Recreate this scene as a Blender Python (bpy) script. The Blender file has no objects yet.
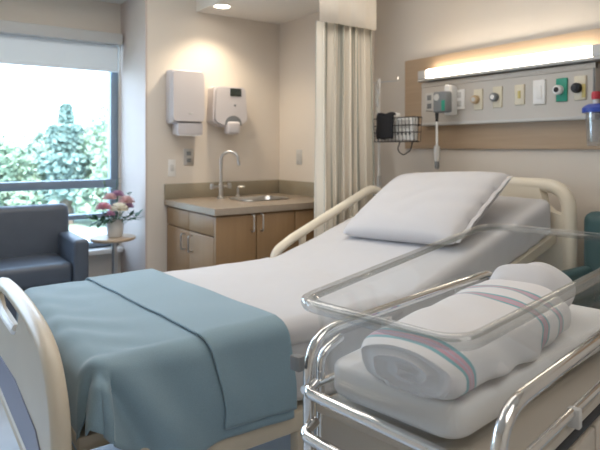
import bpy, bmesh, math, random
from mathutils import Vector, Matrix
random.seed(7)
PI = math.pi
scene = bpy.context.scene
COL = scene.collection
R = math.radians
V = Vector

# ------------------------------------------------------------------ materials
MATS = {}
def mat(name, rgb, rough=0.5, metal=0.0, spec=0.5, noise=None, bump=None, coat=0.0, sheen=0.0, emit=None, sub=None):
    """noise=(scale, amount, stretch) varies the colour a little; bump=(scale, strength, dist)."""
    m = bpy.data.materials.new(name); m.use_nodes = True
    nt = m.node_tree; b = nt.nodes['Principled BSDF']
    b.inputs['Base Color'].default_value = (*rgb, 1)
    b.inputs['Roughness'].default_value = rough
    b.inputs['Metallic'].default_value = metal
    b.inputs['Specular IOR Level'].default_value = spec
    b.inputs['Coat Weight'].default_value = coat
    b.inputs['Sheen Weight'].default_value = sheen
    if emit:
        b.inputs['Emission Color'].default_value = (*emit[0], 1)
        b.inputs['Emission Strength'].default_value = emit[1]
    if noise or bump:
        tc = nt.nodes.new('ShaderNodeTexCoord')
    if noise:
        sc, amt, st = noise
        mp = nt.nodes.new('ShaderNodeMapping'); mp.inputs['Scale'].default_value = st
        nt.links.new(tc.outputs['Object'], mp.inputs['Vector'])
        n = nt.nodes.new('ShaderNodeTexNoise'); n.inputs['Scale'].default_value = sc; n.inputs['Detail'].default_value = 4
        nt.links.new(mp.outputs['Vector'], n.inputs['Vector'])
        mx = nt.nodes.new('ShaderNodeMix'); mx.data_type = 'RGBA'
        mx.inputs[6].default_value = (*[c*(1-amt) for c in rgb], 1)
        mx.inputs[7].default_value = (*[min(1, c*(1+amt)) for c in rgb], 1)
        nt.links.new(n.outputs['Fac'], mx.inputs[0])
        nt.links.new(mx.outputs[2], b.inputs['Base Color'])
    if bump:
        sc, stg, dist = bump
        n2 = nt.nodes.new('ShaderNodeTexNoise'); n2.inputs['Scale'].default_value = sc; n2.inputs['Detail'].default_value = 3
        nt.links.new(tc.outputs['Object'], n2.inputs['Vector'])
        bp = nt.nodes.new('ShaderNodeBump'); bp.inputs['Strength'].default_value = stg; bp.inputs['Distance'].default_value = dist
        nt.links.new(n2.outputs['Fac'], bp.inputs['Height']); nt.links.new(bp.outputs['Normal'], b.inputs['Normal'])
    MATS[name] = m
    return m

def clear(name, tint, gloss0, gloss1, rough=0.03, milky=0.0):
    """thin clear plastic or glass: see-through with a rim sheen that rises at grazing angles"""
    m = bpy.data.materials.new(name); m.use_nodes = True
    nt = m.node_tree; nt.nodes.remove(nt.nodes['Principled BSDF']); out = nt.nodes['Material Output']
    tr = nt.nodes.new('ShaderNodeBsdfTransparent'); tr.inputs[0].default_value = (*tint, 1)
    gl = nt.nodes.new('ShaderNodeBsdfGlossy'); gl.inputs['Roughness'].default_value = rough
    gl.inputs[0].default_value = (1, 1, 1, 1)
    lw = nt.nodes.new('ShaderNodeLayerWeight'); lw.inputs[0].default_value = 0.35
    mr = nt.nodes.new('ShaderNodeMapRange')
    mr.inputs['To Min'].default_value = gloss0; mr.inputs['To Max'].default_value = gloss1
    nt.links.new(lw.outputs['Facing'], mr.inputs['Value'])
    mx = nt.nodes.new('ShaderNodeMixShader')
    nt.links.new(mr.outputs[0], mx.inputs[0]); nt.links.new(tr.outputs[0], mx.inputs[1]); nt.links.new(gl.outputs[0], mx.inputs[2])
    last = mx
    if milky:
        df = nt.nodes.new('ShaderNodeBsdfTranslucent'); df.inputs[0].default_value = (.9, .9, .88, 1)
        d2 = nt.nodes.new('ShaderNodeBsdfDiffuse'); d2.inputs[0].default_value = (.9, .9, .88, 1)
        a = nt.nodes.new('ShaderNodeMixShader'); a.inputs[0].default_value = .5
        nt.links.new(df.outputs[0], a.inputs[1]); nt.links.new(d2.outputs[0], a.inputs[2])
        b = nt.nodes.new('ShaderNodeMixShader'); b.inputs[0].default_value = milky
        nt.links.new(mx.outputs[0], b.inputs[1]); nt.links.new(a.outputs[0], b.inputs[2]); last = b
    nt.links.new(last.outputs[0], out.inputs[0])
    MATS[name] = m
    return m

mat('wall', (.71, .645, .57), .75, noise=(3, .03, (1, 1, 1)), bump=(220, .06, .002))
mat('wall_window_toned', (.58, .49, .44), .6, noise=(3, .03, (1, 1, 1)), bump=(220, .06, .002))  # copy of the wall paint, darkened against strong window light on the reveal
mat('ceiling', (.76, .73, .68), .9, bump=(160, .1, .002))
mat('floor', (.62, .70, .80), .15, noise=(9, .10, (1, 1, 1)))
mat('base', (.30, .29, .28), .5)
mat('wood_panel', (.48, .35, .235), .45, noise=(5, .14, (1, .6, 9)), bump=(60, .04, .001))
mat('wood_cab', (.31, .19, .095), .45, noise=(4, .13, (9, 9, .7)), bump=(60, .04, .001))
mat('counter', (.35, .285, .22), .25, noise=(60, .12, (1, 1, 1)))
mat('splash', (.30, .26, .19), .35, noise=(60, .10, (1, 1, 1)))
mat('steel', (.62, .61, .60), .28, 1.0)
mat('chrome', (.78, .77, .76), .09, 1.0)
mat('dark_metal', (.05, .05, .055), .4, .6)
mat('frame_window', (.23, .29, .36), .45, .3)
mat('white_plastic', (.80, .79, .77), .32)
mat('dispenser_plastic', (.60, .565, .57), .34)
mat('cream_lit', (.82, .75, .62), .35)  # the bed's cream brightened, light put into the headboard and rail colour
mat('grey_plastic', (.20, .21, .22), .45)
mat('light_grey', (.56, .55, .53), .4)
mat('console', (.535, .50, .455), .38)
mat('black', (.012, .012, .014), .5)
mat('black_cloth', (.02, .021, .026), .9)
mat('cream', (.61, .54, .43), .35, noise=(6, .03, (1, 1, 1)))  # same bed plastic, toned down for the footboard in shade
mat('cream_dull', (.60, .54, .44), .45, noise=(6, .05, (1, 1, 1)))
mat('panel_beige', (.50, .45, .385), .5, noise=(6, .05, (1, 1, 1)))
mat('panel_grey', (.26, .25, .28), .5, noise=(6, .05, (1, 1, 1)))
mat('inset_lilac', (.25, .26, .34), .5)
mat('sheet', (.59, .585, .60), .85, sheen=.2, noise=(7, .015, (1, 1, 1)), bump=(500, .12, .001))
mat('pillow', (.61, .60, .615), .85, sheen=.2, bump=(500, .12, .001))
mat('seam', (.55, .55, .62), .9)
mat('blanket', (.235, .345, .41), .95, sheen=.3, noise=(420, .16, (1, 1, 1)), bump=(600, .35, .001))
mat('vinyl_chair', (.075, .093, .125), .42, noise=(12, .12, (1, 1, 1)), bump=(240, .12, .001))
mat('teal_vinyl', (.05, .115, .125), .5, noise=(12, .10, (1, 1, 1)))
mat('table_wood', (.50, .38, .27), .35, noise=(8, .12, (1, 6, 1)))
mat('blind', (.80, .88, .94), .8, bump=(400, .1, .001))
mat('valance', (.50, .50, .49), .6)
mat('paper', (.85, .84, .83), .9)
mat('window_dark', (.035, .045, .04), .2)
mat('green_label', (.02, .30, .20), .45)
mat('yellow_label', (.60, .50, .18), .45)
mat('ivory', (.70, .64, .50), .4)
mat('blue_plastic', (.03, .07, .38), .35)
mat('red_plastic', (.50, .03, .05), .35)
mat('tan_label', (.55, .40, .24), .5)
mat('mattress_baby', (.83, .82, .82), .7, bump=(200, .08, .001))
mat('ceramic', (.82, .81, .80), .2)
mat('leaf', (.035, .11, .05), .5, noise=(30, .3, (1, 1, 1)))
mat('leaf_grey', (.13, .22, .17), .6, noise=(30, .3, (1, 1, 1)))
mat('stem', (.06, .16, .06), .6)
mat('pink', (.66, .33, .42), .7, noise=(40, .2, (1, 1, 1)))
mat('pale_pink', (.74, .50, .50), .7, noise=(40, .15, (1, 1, 1)))
mat('white_petal', (.82, .79, .68), .7, noise=(40, .08, (1, 1, 1)))
mat('mauve', (.48, .26, .40), .7, noise=(40, .2, (1, 1, 1)))
mat('foliage_conifer', (.19, .27, .235), .9, spec=.08, noise=(1.5, .35, (1, 1, 1)))  # outdoor haze is put into the leaf colours by paling them
mat('foliage_green', (.28, .36, .25), .9, spec=.08, noise=(1.2, .35, (1, 1, 1)))
mat('foliage_pale', (.32, .40, .33), .9, spec=.08, noise=(1.2, .3, (1, 1, 1)))
mat('bark', (.18, .14, .11), .9)
mat('lawn', (.36, .44, .34), .9, noise=(.5, .25, (1, 1, 1)))
mat('paving', (.60, .63, .66), .9, noise=(.6, .1, (1, 1, 1)))
mat('diffuser', (.9, .88, .82), .5, emit=((1.0, .88, .71), 11.0))
mat('lens', (.9, .88, .82), .5, emit=((1.0, .88, .70), 14.0))
clear('tub_clear', (.975, .98, .978), .012, .15, .04)
clear('tub_rim', (.84, .85, .85), .015, .42, .03)
clear('glass', (.97, .985, .98), .02, .30, .01)
clear('bag_clear', (.9, .91, .92), .06, .4, .08, .4)
clear('jar_clear', (.88, .90, .93), .06, .5, .05, .08)

def curtain_mat():
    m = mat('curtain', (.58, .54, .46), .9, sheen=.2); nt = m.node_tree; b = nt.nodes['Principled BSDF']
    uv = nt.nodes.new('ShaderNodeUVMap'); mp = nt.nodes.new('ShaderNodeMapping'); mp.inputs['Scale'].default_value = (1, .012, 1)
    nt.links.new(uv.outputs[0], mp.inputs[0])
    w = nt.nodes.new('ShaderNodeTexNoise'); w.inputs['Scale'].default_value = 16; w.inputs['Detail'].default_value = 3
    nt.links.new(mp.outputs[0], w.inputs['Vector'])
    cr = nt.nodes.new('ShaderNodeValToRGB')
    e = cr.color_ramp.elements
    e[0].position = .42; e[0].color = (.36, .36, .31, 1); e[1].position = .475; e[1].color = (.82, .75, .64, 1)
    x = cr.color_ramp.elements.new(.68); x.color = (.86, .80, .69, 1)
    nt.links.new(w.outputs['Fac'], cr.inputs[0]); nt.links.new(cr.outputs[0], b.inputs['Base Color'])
    n = nt.nodes.new('ShaderNodeTexNoise'); n.inputs['Scale'].default_value = 16; n.inputs['Detail'].default_value = 5
    nt.links.new(uv.outputs[0], n.inputs['Vector'])
curtain_mat()
mat('curtain_mesh', (.70, .65, .58), .9, bump=(700, .2, .001))

def swaddle_mat():
    """white flannel with woven bands: teal, pink, teal; UV u is the distance along the roll in metres"""
    m = mat('swaddle', (.75, .73, .735), .92, sheen=.3, bump=(450, .18, .001)); nt = m.node_tree; b = nt.nodes['Principled BSDF']
    uv = nt.nodes.new('ShaderNodeUVMap'); sp = nt.nodes.new('ShaderNodeSeparateXYZ'); nt.links.new(uv.outputs[0], sp.inputs[0])
    cr = nt.nodes.new('ShaderNodeValToRGB'); cr.color_ramp.interpolation = 'CONSTANT'
    W_ = (.75, .73, .735, 1); T = (.20, .42, .46, 1); P_ = (.56, .33, .40, 1); L_ = (.45, .42, .52, 1)
    stops = [(0, W_)]
    for c in (.062, .345, .435):
        a = c
        stops += [(a-.019, T), (a-.010, P_), (a-.002, L_), (a+.001, P_), (a+.009, T), (a+.018, W_)]
    el = cr.color_ramp.elements
    el[0].position = 0; el[0].color = W_
    el[1].position = stops[1][0]; el[1].color = stops[1][1]
    for p, c in stops[2:]:
        n = el.new(p); n.color = c
    nt.links.new(sp.outputs[0], cr.inputs[0]); nt.links.new(cr.outputs[0], b.inputs['Base Color'])
swaddle_mat()

# ------------------------------------------------------------------ objects
WM = {}
def thing(name, label, cat, loc=(0, 0, 0), rz=0.0, group=None, kind=None):
    o = bpy.data.objects.new(name, None); COL.objects.link(o)
    o.empty_display_size = .1
    o.location = loc; o.rotation_euler = (0, 0, rz)
    WM[o.name] = Matrix.Translation(V(loc)) @ Matrix.Rotation(rz, 4, 'Z')
    tag(o, label, cat, group, kind)
    return o
def tag(o, label=None, cat=None, group=None, kind=None):
    if label: o['label'] = label
    if cat: o['category'] = cat
    if group: o['group'] = group
    if kind: o['kind'] = kind
    return o

def rounded(pts, rad, closed=False, n=6):
    """polyline with filleted corners"""
    pts = [V(p) for p in pts]; N = len(pts); out = []
    for i, p in enumerate(pts):
        if not closed and i in (0, N-1): out.append(p); continue
        a = pts[(i-1) % N]; b = pts[(i+1) % N]
        da = (a-p); db = (b-p); la, lb = da.length, db.length
        da.normalize(); db.normalize()
        ang = da.angle(db)
        if ang > PI-.02: out.append(p); continue
        r = rad[i] if isinstance(rad, (list, tuple)) else rad
        d = min(r/math.tan(ang/2), la*.48, lb*.48)
        s = p+da*d; e = p+db*d
        for k in range(n+1):
            t = k/n
            out.append(s*(1-t)**2 + p*2*t*(1-t) + e*t*t)
    return out

class G:
    def __init__(self): self.bm = bmesh.new(); self.uv = None
    def _xf(self, vs, m):
        if m is not None: bmesh.ops.transform(self.bm, matrix=m, verts=vs)
    def box(self, x0, x1, y0, y1, z0, z1, bev=0.0, seg=2, m=None):
        r = bmesh.ops.create_cube(self.bm, size=1.0); vs = r['verts']
        for v in vs:
            v.co = V((x0 + (v.co.x+.5)*(x1-x0), y0 + (v.co.y+.5)*(y1-y0), z0 + (v.co.z+.5)*(z1-z0)))
        if bev > 0:
            bev = min(bev, .49*min(abs(x1-x0), abs(y1-y0), abs(z1-z0)))
            es = list({e for v in vs for e in v.link_edges})
            r = bmesh.ops.bevel(self.bm, geom=es, offset=bev, segments=seg, affect='EDGES', profile=.5)
            vs = list({v for f in r['faces'] for v in f.verts} | {v for v in vs if v.is_valid})
        self._xf(vs, m)
        return self
    def tube(self, pts, r, seg=10, closed=False, cap=True, flat=None):
        """flat=(a,b): elliptical section scale along (side, up)"""
        pts = [V(p) for p in pts]; N = len(pts); rings = []
        T = []
        for i in range(N):
            if closed: t = pts[(i+1) % N]-pts[(i-1) % N]
            else: t = pts[min(i+1, N-1)]-pts[max(i-1, 0)]
            T.append(t.normalized())
        up = V((0, 0, 1)) if abs(T[0].z) < .9 else V((0, 1, 0))
        nrm = (up - T[0]*up.dot(T[0])).normalized()
        for i in range(N):
            nrm = (nrm - T[i]*nrm.dot(T[i])).normalized()
            bn = T[i].cross(nrm)
            rr = r[i] if isinstance(r, (list, tuple)) else r
            fa, fb = flat or (1, 1)
            rings.append([self.bm.verts.new(pts[i] + nrm*math.cos(2*PI*k/seg)*rr*fb + bn*math.sin(2*PI*k/seg)*rr*fa) for k in range(seg)])
        for i in range(N if closed else N-1):
            a, b = rings[i], rings[(i+1) % N]
            for k in range(seg):
                self.bm.faces.new((a[k], a[(k+1) % seg], b[(k+1) % seg], b[k]))
        if cap and not closed:
            self.bm.faces.new(rings[0][::-1]); self.bm.faces.new(rings[-1])
        return self
    def cyl(self, p0, p1, r0, r1=None, seg=20):
        r1 = r0 if r1 is None else r1
        return self.tube([p0, p1], [r0, r1], seg)
    def lathe(self, prof, c, axis=(0, 0, 1), seg=28):
        """prof: (radius, height) pairs, rotated about axis through c"""
        q = V((0, 0, 1)).rotation_difference(V(axis)).to_matrix()
        rings = []
        for r_, h in prof:
            if r_ < 1e-5: rings.append([self.bm.verts.new(V(c)+q @ V((0, 0, h)))])
            else: rings.append([self.bm.verts.new(V(c)+q @ V((r_*math.cos(2*PI*k/seg), r_*math.sin(2*PI*k/seg), h))) for k in range(seg)])
        for a, b in zip(rings, rings[1:]):
            for k in range(seg):
                k2 = (k+1) % seg
                if len(a) == 1 and len(b) == 1: continue
                if len(a) == 1: self.bm.faces.new((a[0], b[k], b[k2]))
                elif len(b) == 1: self.bm.faces.new((a[k], a[k2], b[0]))
                else: self.bm.faces.new((a[k], a[k2], b[k2], b[k]))
        return self
    def ball(self, c, rx, ry=None, rz=None, seg=18, m=None):
        r = bmesh.ops.create_uvsphere(self.bm, u_segments=seg, v_segments=max(6, seg*2//3), radius=1)
        for v in r['verts']:
            v.co = V((v.co.x*rx, v.co.y*(ry or rx), v.co.z*(rz or rx)))
        if m is not None: self._xf(r['verts'], m)
        for v in r['verts']: v.co += V(c)
        return self
    def grid(self, f, nu, nv, uvf=None, closeu=False, closev=False):
        vs = [[self.bm.verts.new(f(i/nu, j/nv)) for j in range(nv if closev else nv+1)] for i in range(nu if closeu else nu+1)]
        if uvf and self.uv is None: self.uv = self.bm.loops.layers.uv.new('UVMap')
        for i in range(nu):
            for j in range(nv):
                i2 = (i+1) % nu if closeu else i+1; j2 = (j+1) % nv if closev else j+1
                fc = self.bm.faces.new((vs[i][j], vs[i2][j], vs[i2][j2], vs[i][j2]))
                if uvf:
                    for lp, (a, b) in zip(fc.loops, ((i, j), (i+1, j), (i+1, j+1), (i, j+1))):
                        lp[self.uv].uv = uvf(a/nu, b/nv)
        self.vs = vs
        return self
    def prism(self, outline, d, holes=()):
        """outline: list of 3D points (planar ring); extruded along vector d"""
        a = [self.bm.verts.new(V(p)) for p in outline]; b = [self.bm.verts.new(V(p)+V(d)) for p in outline]
        n = len(a)
        self.bm.faces.new(a[::-1]); self.bm.faces.new(b)
        for i in range(n): self.bm.faces.new((a[i], a[(i+1) % n], b[(i+1) % n], b[i]))
        return self
    def out(self, name, m, parent=None, loc=(0, 0, 0), local=False, smooth=35, thick=0.0, offset=-1, sub=0, label=None, disp=None):
        bmesh.ops.recalc_face_normals(self.bm, faces=self.bm.faces)
        me = bpy.data.meshes.new(name); self.bm.to_mesh(me); self.bm.free()
        o = bpy.data.objects.new(name, me); COL.objects.link(o)
        ms = m if isinstance(m, (list, tuple)) else [m]
        for q in ms: me.materials.append(MATS[q])
        if parent:
            o.parent = parent; M = WM[parent.name]
            if not local: me.transform(M.inverted())
            WM[o.name] = M.copy()
        else:
            me.transform(Matrix.Translation(-V(loc))); o.location = loc; WM[o.name] = Matrix.Translation(V(loc))
        if smooth:
            me.polygons.foreach_set('use_smooth', [True]*len(me.polygons))
            me.set_sharp_from_angle(angle=R(smooth))
        if thick:
            s = o.modifiers.new('solid', 'SOLIDIFY'); s.thickness = thick; s.offset = offset
        if sub:
            s = o.modifiers.new('sub', 'SUBSURF'); s.levels = sub; s.render_levels = sub
        if label: o['label'] = label
        return o

def struct(o): o['kind'] = 'structure'; return o

# ------------------------------------------------------------------ room shell
XH, YW, YS, XR, XA = 2.95, 4.20, 3.68, 1.36, 2.43
XL, YB, ZC = -1.6, -1.6, 2.60
struct(G().box(XL, XH+.1, YB, YW, -.1, 0).out('floor', 'floor', smooth=0))
struct(G().box(XL, XH+.1, YB, YS, ZC, ZC+.1).out('ceiling', 'ceiling', smooth=0))
struct(G().box(XL, XR, YS, YW, 2.37, ZC+.1).out('ceiling_bay', 'ceiling', smooth=0))
struct(G().box(XH, XH+.1, YB, 3.15, 0, ZC).out('wall_head', 'wall', smooth=0))
struct(G().box(XA, XH+.1, 3.15, YS+.1, 0, ZC).out('wall_alcove', 'wall', smooth=0))
struct(G().box(XR, XA, YS, YW+.1, 0, ZC, ).out('wall_sink', 'wall', smooth=0))
struct(G().box(1.72, XA, 2.86, YS, 2.265, ZC).out('ceiling_soffit', 'ceiling', smooth=0))
struct(G().box(XL-.1, XL, YB, YW+.1, 0, ZC).out('wall_left', 'wall', smooth=0))
struct(G().box(XL, XH+.1, YB-.1, YB, 0, ZC).out('wall_back', 'wall', smooth=0))
# window wall around the opening  X -1.3..1.335, Z .56..2.14
WX0, WX1, WZ0, WZ1 = -1.30, 1.335, .56, 2.14
g = G()
g.box(XL, XR, YW, YW+.14, 0, WZ0); g.box(XL, XR, YW, YW+.14, WZ1, ZC)
g.box(XL, WX0, YW, YW+.14, WZ0, WZ1); g.box(WX1, XR, YW, YW+.14, WZ0, WZ1)
struct(g.out('wall_window', 'wall', smooth=0))
# the bay's return: lining in the wall paint, darkened to offset the window light
struct(G().box(XR-.012, XR, YS+.002, YW, 0, 2.37).out('wall_reveal', 'wall_window_toned', smooth=0))
for nm, b in (('baseboard_sink', (XR, 1.49, YS-.012, YS, 0, .1)), ('baseboard_head', (XH-.012, XH, YB, 3.15, 0, .1)), ('baseboard_window', (XL, XR-.012, YW-.012, YW, 0, .1))):
    struct(G().box(*b, bev=.003).out(nm, 'base'))
win = thing('window_1', None, None, (0, YW, WZ0), kind='structure')
g = G()
g.box(WX1-.055, WX1, YW+.02, YW+.10, WZ0, WZ1, .004); g.box(WX0, WX0+.055, YW+.02, YW+.10, WZ0, WZ1, .004)
g.box(WX0, WX1, YW+.02, YW+.10, WZ1-.05, WZ1, .004); g.box(WX0, WX1, YW+.02, YW+.10, WZ0, WZ0+.04, .004)
g.out('window_frame', 'frame_window', win)
G().box(WX0, WX1, YW+.01, YW+.09, 1.0, 1.06, .006).out('transom', 'frame_window', win)
G().box(WX0, WX1, YW+.02, YW+.09, .775, .81, .005).out('transom', 'frame_window', win)
G().box(.50, .545, YW+.02, YW+.09, WZ0, WZ1, .005).out('mullion', 'frame_window', win)
for x0, x1 in ((WX0+.05, .51), (.54, WX1-.05)):
    for z0, z1 in ((WZ0+.03, .78), (.805, 1.01), (1.05, WZ1-.04)):
        G().box(x0, x1, YW+.05, YW+.056, z0, z1).out('pane', 'glass', win, smooth=0)
G().box(WX0, XR-.014, YW-.08, YW+.03, WZ0-.035, WZ0, .006).out('window_sill', 'white_plastic', win)
# roller blind
bl = thing('roller_blind', 'white roller blind lowered over the top of the window', 'blind', (.02, YW-.06, 2.13))
G().box(-1.28, 1.332, YW-.10, YW, 2.05, 2.13, .008).out('valance', 'valance', bl)
G().box(-1.26, 1.315, YW-.035, YW-.031, 1.875, 2.06).out('blind_fabric', 'blind', bl, smooth=0)
G().box(-1.26, 1.315, YW-.042, YW-.024, 1.852, 1.876, .004).out('bottom_rail', 'blind', bl)

# ------------------------------------------------------------------ outdoors
struct(G().box(-40, 60, 5.2, 90, -1.6, -1.5).out('ground', 'lawn', smooth=0))
struct(G().box(-40, 60, 8, 19.2, -1.5, -1.48).out('path_paving', 'paving', smooth=0))
def tree(x, y, h, w, kind, label, name='tree', base=-1.5):
    t = thing(name, label, 'tree', (x, y, base), group='trees outside the window')
    G().tube([(x, y, base), (x+.05, y, base+h*.5), (x, y, base+h*.9)], [w*.07, w*.045, .02], 8).out('trunk', 'bark', t)
    g = G(); rnd = random.Random(int(x*31+y*7))
    n = 6500
    blobs = [(rnd.uniform(-.32, .32)*w, rnd.uniform(-.32, .32)*w, rnd.uniform(.22, .86)*h, rnd.uniform(.16, .30)*w) for _ in range(15)]
    for k in range(n):
        if kind == 'foliage_conifer':
            tier = rnd.randint(0, 9); zz = .22+.075*tier+rnd.uniform(-.03, .03)
            rr = max(.02, .96-zz)**.7*w*.46*rnd.uniform(.1, 1.0)*(.75+.25*math.sin(tier*2.1)); a = rnd.uniform(0, 2*PI)
            p = V((rr*math.cos(a), rr*math.sin(a), zz*h - rr*.18 + .06*h))
            s = .055*h*.35
        else:
            bx, by, bz, br = rnd.choice(blobs)
            d = V((rnd.gauss(0, 1), rnd.gauss(0, 1), rnd.gauss(0, 1))).normalized()*br*rnd.uniform(.6, 1.05)
            p = V((bx, by, bz))+d; s = .085
        p += V((x, y, base))
        u = V((rnd.gauss(0, 1), rnd.gauss(0, 1), rnd.gauss(0, .6))).normalized(); v = u.cross(V((rnd.gauss(0, 1), rnd.gauss(0, 1), rnd.gauss(0, 1)))).normalized()
        s *= rnd.uniform(.7, 1.5)
        q = [g.bm.verts.new(p+u*s*a_+v*s*b_*.7) for a_, b_ in ((-1, -.4), (0, -1), (1, 0), (0, 1), (-1, .4))]
        g.bm.faces.new(q)
    g.out('foliage', kind, t, smooth=0)
tree(4.9, 21.5, 4.4, 4.0, 'foliage_conifer', 'tall layered conifer seen through the window, highest of the trees', 'conifer_tree')
tree(6.7, 21.0, 3.9, 3.6, 'foliage_green', 'round broadleaf tree right of the conifer outside the window', 'broadleaf_tree')
tree(8.7, 24.5, 4.4, 4.2, 'foliage_pale', 'pale broadleaf tree nearest the right window frame', 'broadleaf_tree')
tree(3.1, 22.0, 3.1, 3.0, 'foliage_green', 'low broadleaf tree left of the conifer outside the window', 'broadleaf_tree')
tree(5.9, 26.0, 3.6, 4.0, 'foliage_pale', 'pale broadleaf tree in the gap behind the conifer', 'broadleaf_tree')
tree(1.4, 23.0, 3.6, 3.4, 'foliage_pale', 'pale tree at the far left of the window view', 'broadleaf_tree')

# ------------------------------------------------------------------ armchair
ac = thing('armchair', 'slate blue vinyl armchair in front of the window', 'armchair', (.47, 3.75, 0))
def cush(g, x0, x1, y0, y1, z0, z1, bev, m=None): g.box(x0, x1, y0, y1, z0, z1, bev, 4, m)
g = G(); cush(g, .13, .83, 3.44, 4.02, .50, .625, .035); g.out('seat_cushion', 'vinyl_chair', ac)
g = G(); cush(g, .10, .90, 3.80, 4.02, .40, .925, .045, Matrix.Translation((.5, 3.95, .5)) @ Matrix.Rotation(R(-5), 4, 'X') @ Matrix.Translation((-.5, -3.95, -.5))); g.out('backrest', 'vinyl_chair', ac)
for x0 in (.045, .825):
    g = G(); cush(g, x0, x0+.088, 3.42, 4.00, .12, .755, .022); g.out('armrest', 'vinyl_chair', ac)
g = G(); cush(g, .13, .83, 3.46, 3.98, .30, .50, .015); g.out('base', 'vinyl_chair', ac)
for x in (.09, .87):
    for y in (3.48, 3.94): G().cyl((x, y, 0), (x, y, .14), .018, .024, 14).out('leg', 'dark_metal', ac)

# ------------------------------------------------------------------ side table and flowers
TX, TY, TZ = 1.158, 3.77, .70
st = thing('side_table', 'small round wooden side table on a slim steel column', 'table', (TX, TY, 0))
G().lathe([(0, 0), (.135, 0), (.145, .006), (.148, .014), (.145, .022), (0, .022)], (TX, TY, TZ-.022)).out('table_top', 'table_wood', st)
G().cyl((TX+.01, TY, .012), (TX+.01, TY, TZ-.02), .018).out('column', 'steel', st)
G().lathe([(0, 0), (.13, 0), (.13, .008), (.03, .016), (.018, .03), (0, .03)], (TX+.01, TY, 0)).out('foot_plate', 'steel', st)
vs = G(); vs.lathe([(0, 0), (.044, 0), (.050, .01), (.057, .07), (.054, .112), (.057, .122), (.050, .122), (.048, .112), (.050, .07), (.042, .012), (0, .012)], (TX+.012, TY, TZ+.001))
tag(vs.out('vase', 'ceramic', None, (TX+.02, TY, TZ+.001)), 'white ceramic vase standing on the round side table', 'vase')
FX, FY, FZ, FK = TX+.012, TY, TZ+.11, 1.22
def bloom(dx, dz, dy, r, m, label, kind='rose'):
    dx, dy, dz, r = (dx-.006)*FK, dy*FK, dz*FK*.86, r*1.42
    c = V((FX+dx, FY+dy, FZ+dz))
    t = thing('flower', label, 'flower', c, group='flowers in the vase')
    g = G(); rnd = random.Random(int(1000*(dx+dz+3)))
    for ring, (n, rr, tilt) in enumerate(((5, .35, 15), (6, .62, 38), (7, .85, 62), (8, 1.0, 82))):
        for k in range(n):
            a = 2*PI*k/n+ring*.4+rnd.uniform(-.1, .1)
            M = Matrix.Rotation(a, 4, 'Z') @ Matrix.Rotation(R(tilt), 4, 'Y')
            def f(u, v, M=M, rr=rr):
                w_ = (u-.5)*2; h = v
                p = V((.22*r*(1-w_*w_)*h, w_*r*.42*math.sin(PI*min(h*.72+.12, 1)), h*r*(.75+.25*rr)))
                q = M @ p
                return c+q+V((0, 0, -r*.2))
            g.grid(f, 4, 4)
    g.out('petals', m, t, thick=.0012, smooth=60)
    G().tube([(FX+dx*.12, FY+dy*.12, TZ+.02), (FX+dx*.4, FY+dy*.4, FZ+dz*.35), c+V((0, 0, -r*.15))], .0022, 6).out('stem', 'stem', t)
bloom(.005, .085, -.075, .042, 'white_petal', 'big cream white bloom at the front centre of the vase')
bloom(-.068, .095, -.045, .036, 'pink', 'deep pink bloom left of the cream bloom')
bloom(.060, .125, -.030, .038, 'pale_pink', 'pale pink bloom right of the cream bloom')
bloom(-.025, .150, -.01, .032, 'pale_pink', 'pale pink bloom above and left of the cream bloom')
bloom(.025, .165, .01, .030, 'mauve', 'mauve bloom at the top of the bouquet')
bloom(.082, .085, .01, .028, 'mauve', 'mauve bloom low on the right of the bouquet')
bloom(-.045, .055, -.085, .024, 'mauve', 'small mauve bloom low at the front left of the bouquet')
def sprig(dx, dy, dz, m, label, L=.05, n=10):
    dx, dy, dz, L = dx*FK, dy*FK, dz*1.08, L*1.2
    t = thing('leaf_sprig', label, 'leaves', (FX, FY, FZ), group='leaf sprigs in the vase')
    a = V((FX+dx*.1, FY+dy*.1, TZ+.03)); b = V((FX+dx*.55, FY+dy*.55, FZ+dz*.6)); c = V((FX+dx, FY+dy, FZ+dz))
    pts = [a*(1-s)**2+b*2*s*(1-s)+c*s*s for s in [k/8 for k in range(9)]]
    G().tube(pts, .0016, 5).out('stem', 'stem', t)
    g = G(); rnd = random.Random(int(dx*999)+int(dz*777))
    for k in range(n):
        s = .45+.55*k/(n-1); p = a*(1-s)**2+b*2*s*(1-s)+c*s*s
        d = V((rnd.uniform(-1, 1), rnd.uniform(-1, 1), rnd.uniform(-.3, .8))).normalized(); sd = d.cross(V((0, 0, 1))).normalized()
        def f(u, v, p=p, d=d, sd=sd): return p+d*L*v+sd*(u-.5)*L*.42*math.sin(PI*(v*.9+.06))+V((0, 0, -.25*L*v*v))
        g.grid(f, 2, 5)
    g.out('leaves', m, t, thick=.0008, smooth=60)
sprig(-.13, -.03, .02, 'leaf', 'dark green leaves drooping low on the left of the vase', .065)
sprig(.12, -.03, .02, 'leaf', 'dark green leaves drooping low on the right of the vase', .065)
sprig(-.06, -.08, .03, 'leaf', 'dark green leaves low at the front left of the vase', .06)
sprig(.06, -.08, .03, 'leaf', 'dark green leaves low at the front right of the vase', .06)
sprig(-.12, .0, .15, 'leaf_grey', 'grey green sprig leaning out to the upper left', .035, 9)
sprig(.02, .03, .25, 'leaf_grey', 'tallest grey green sprig rising above the flowers', .035, 9)
sprig(-.05, .02, .22, 'leaf_grey', 'grey green sprig rising behind the pale pink bloom', .035, 9)
sprig(.10, .02, .17, 'leaf_grey', 'grey green sprig leaning to the upper right', .035, 9)

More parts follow.
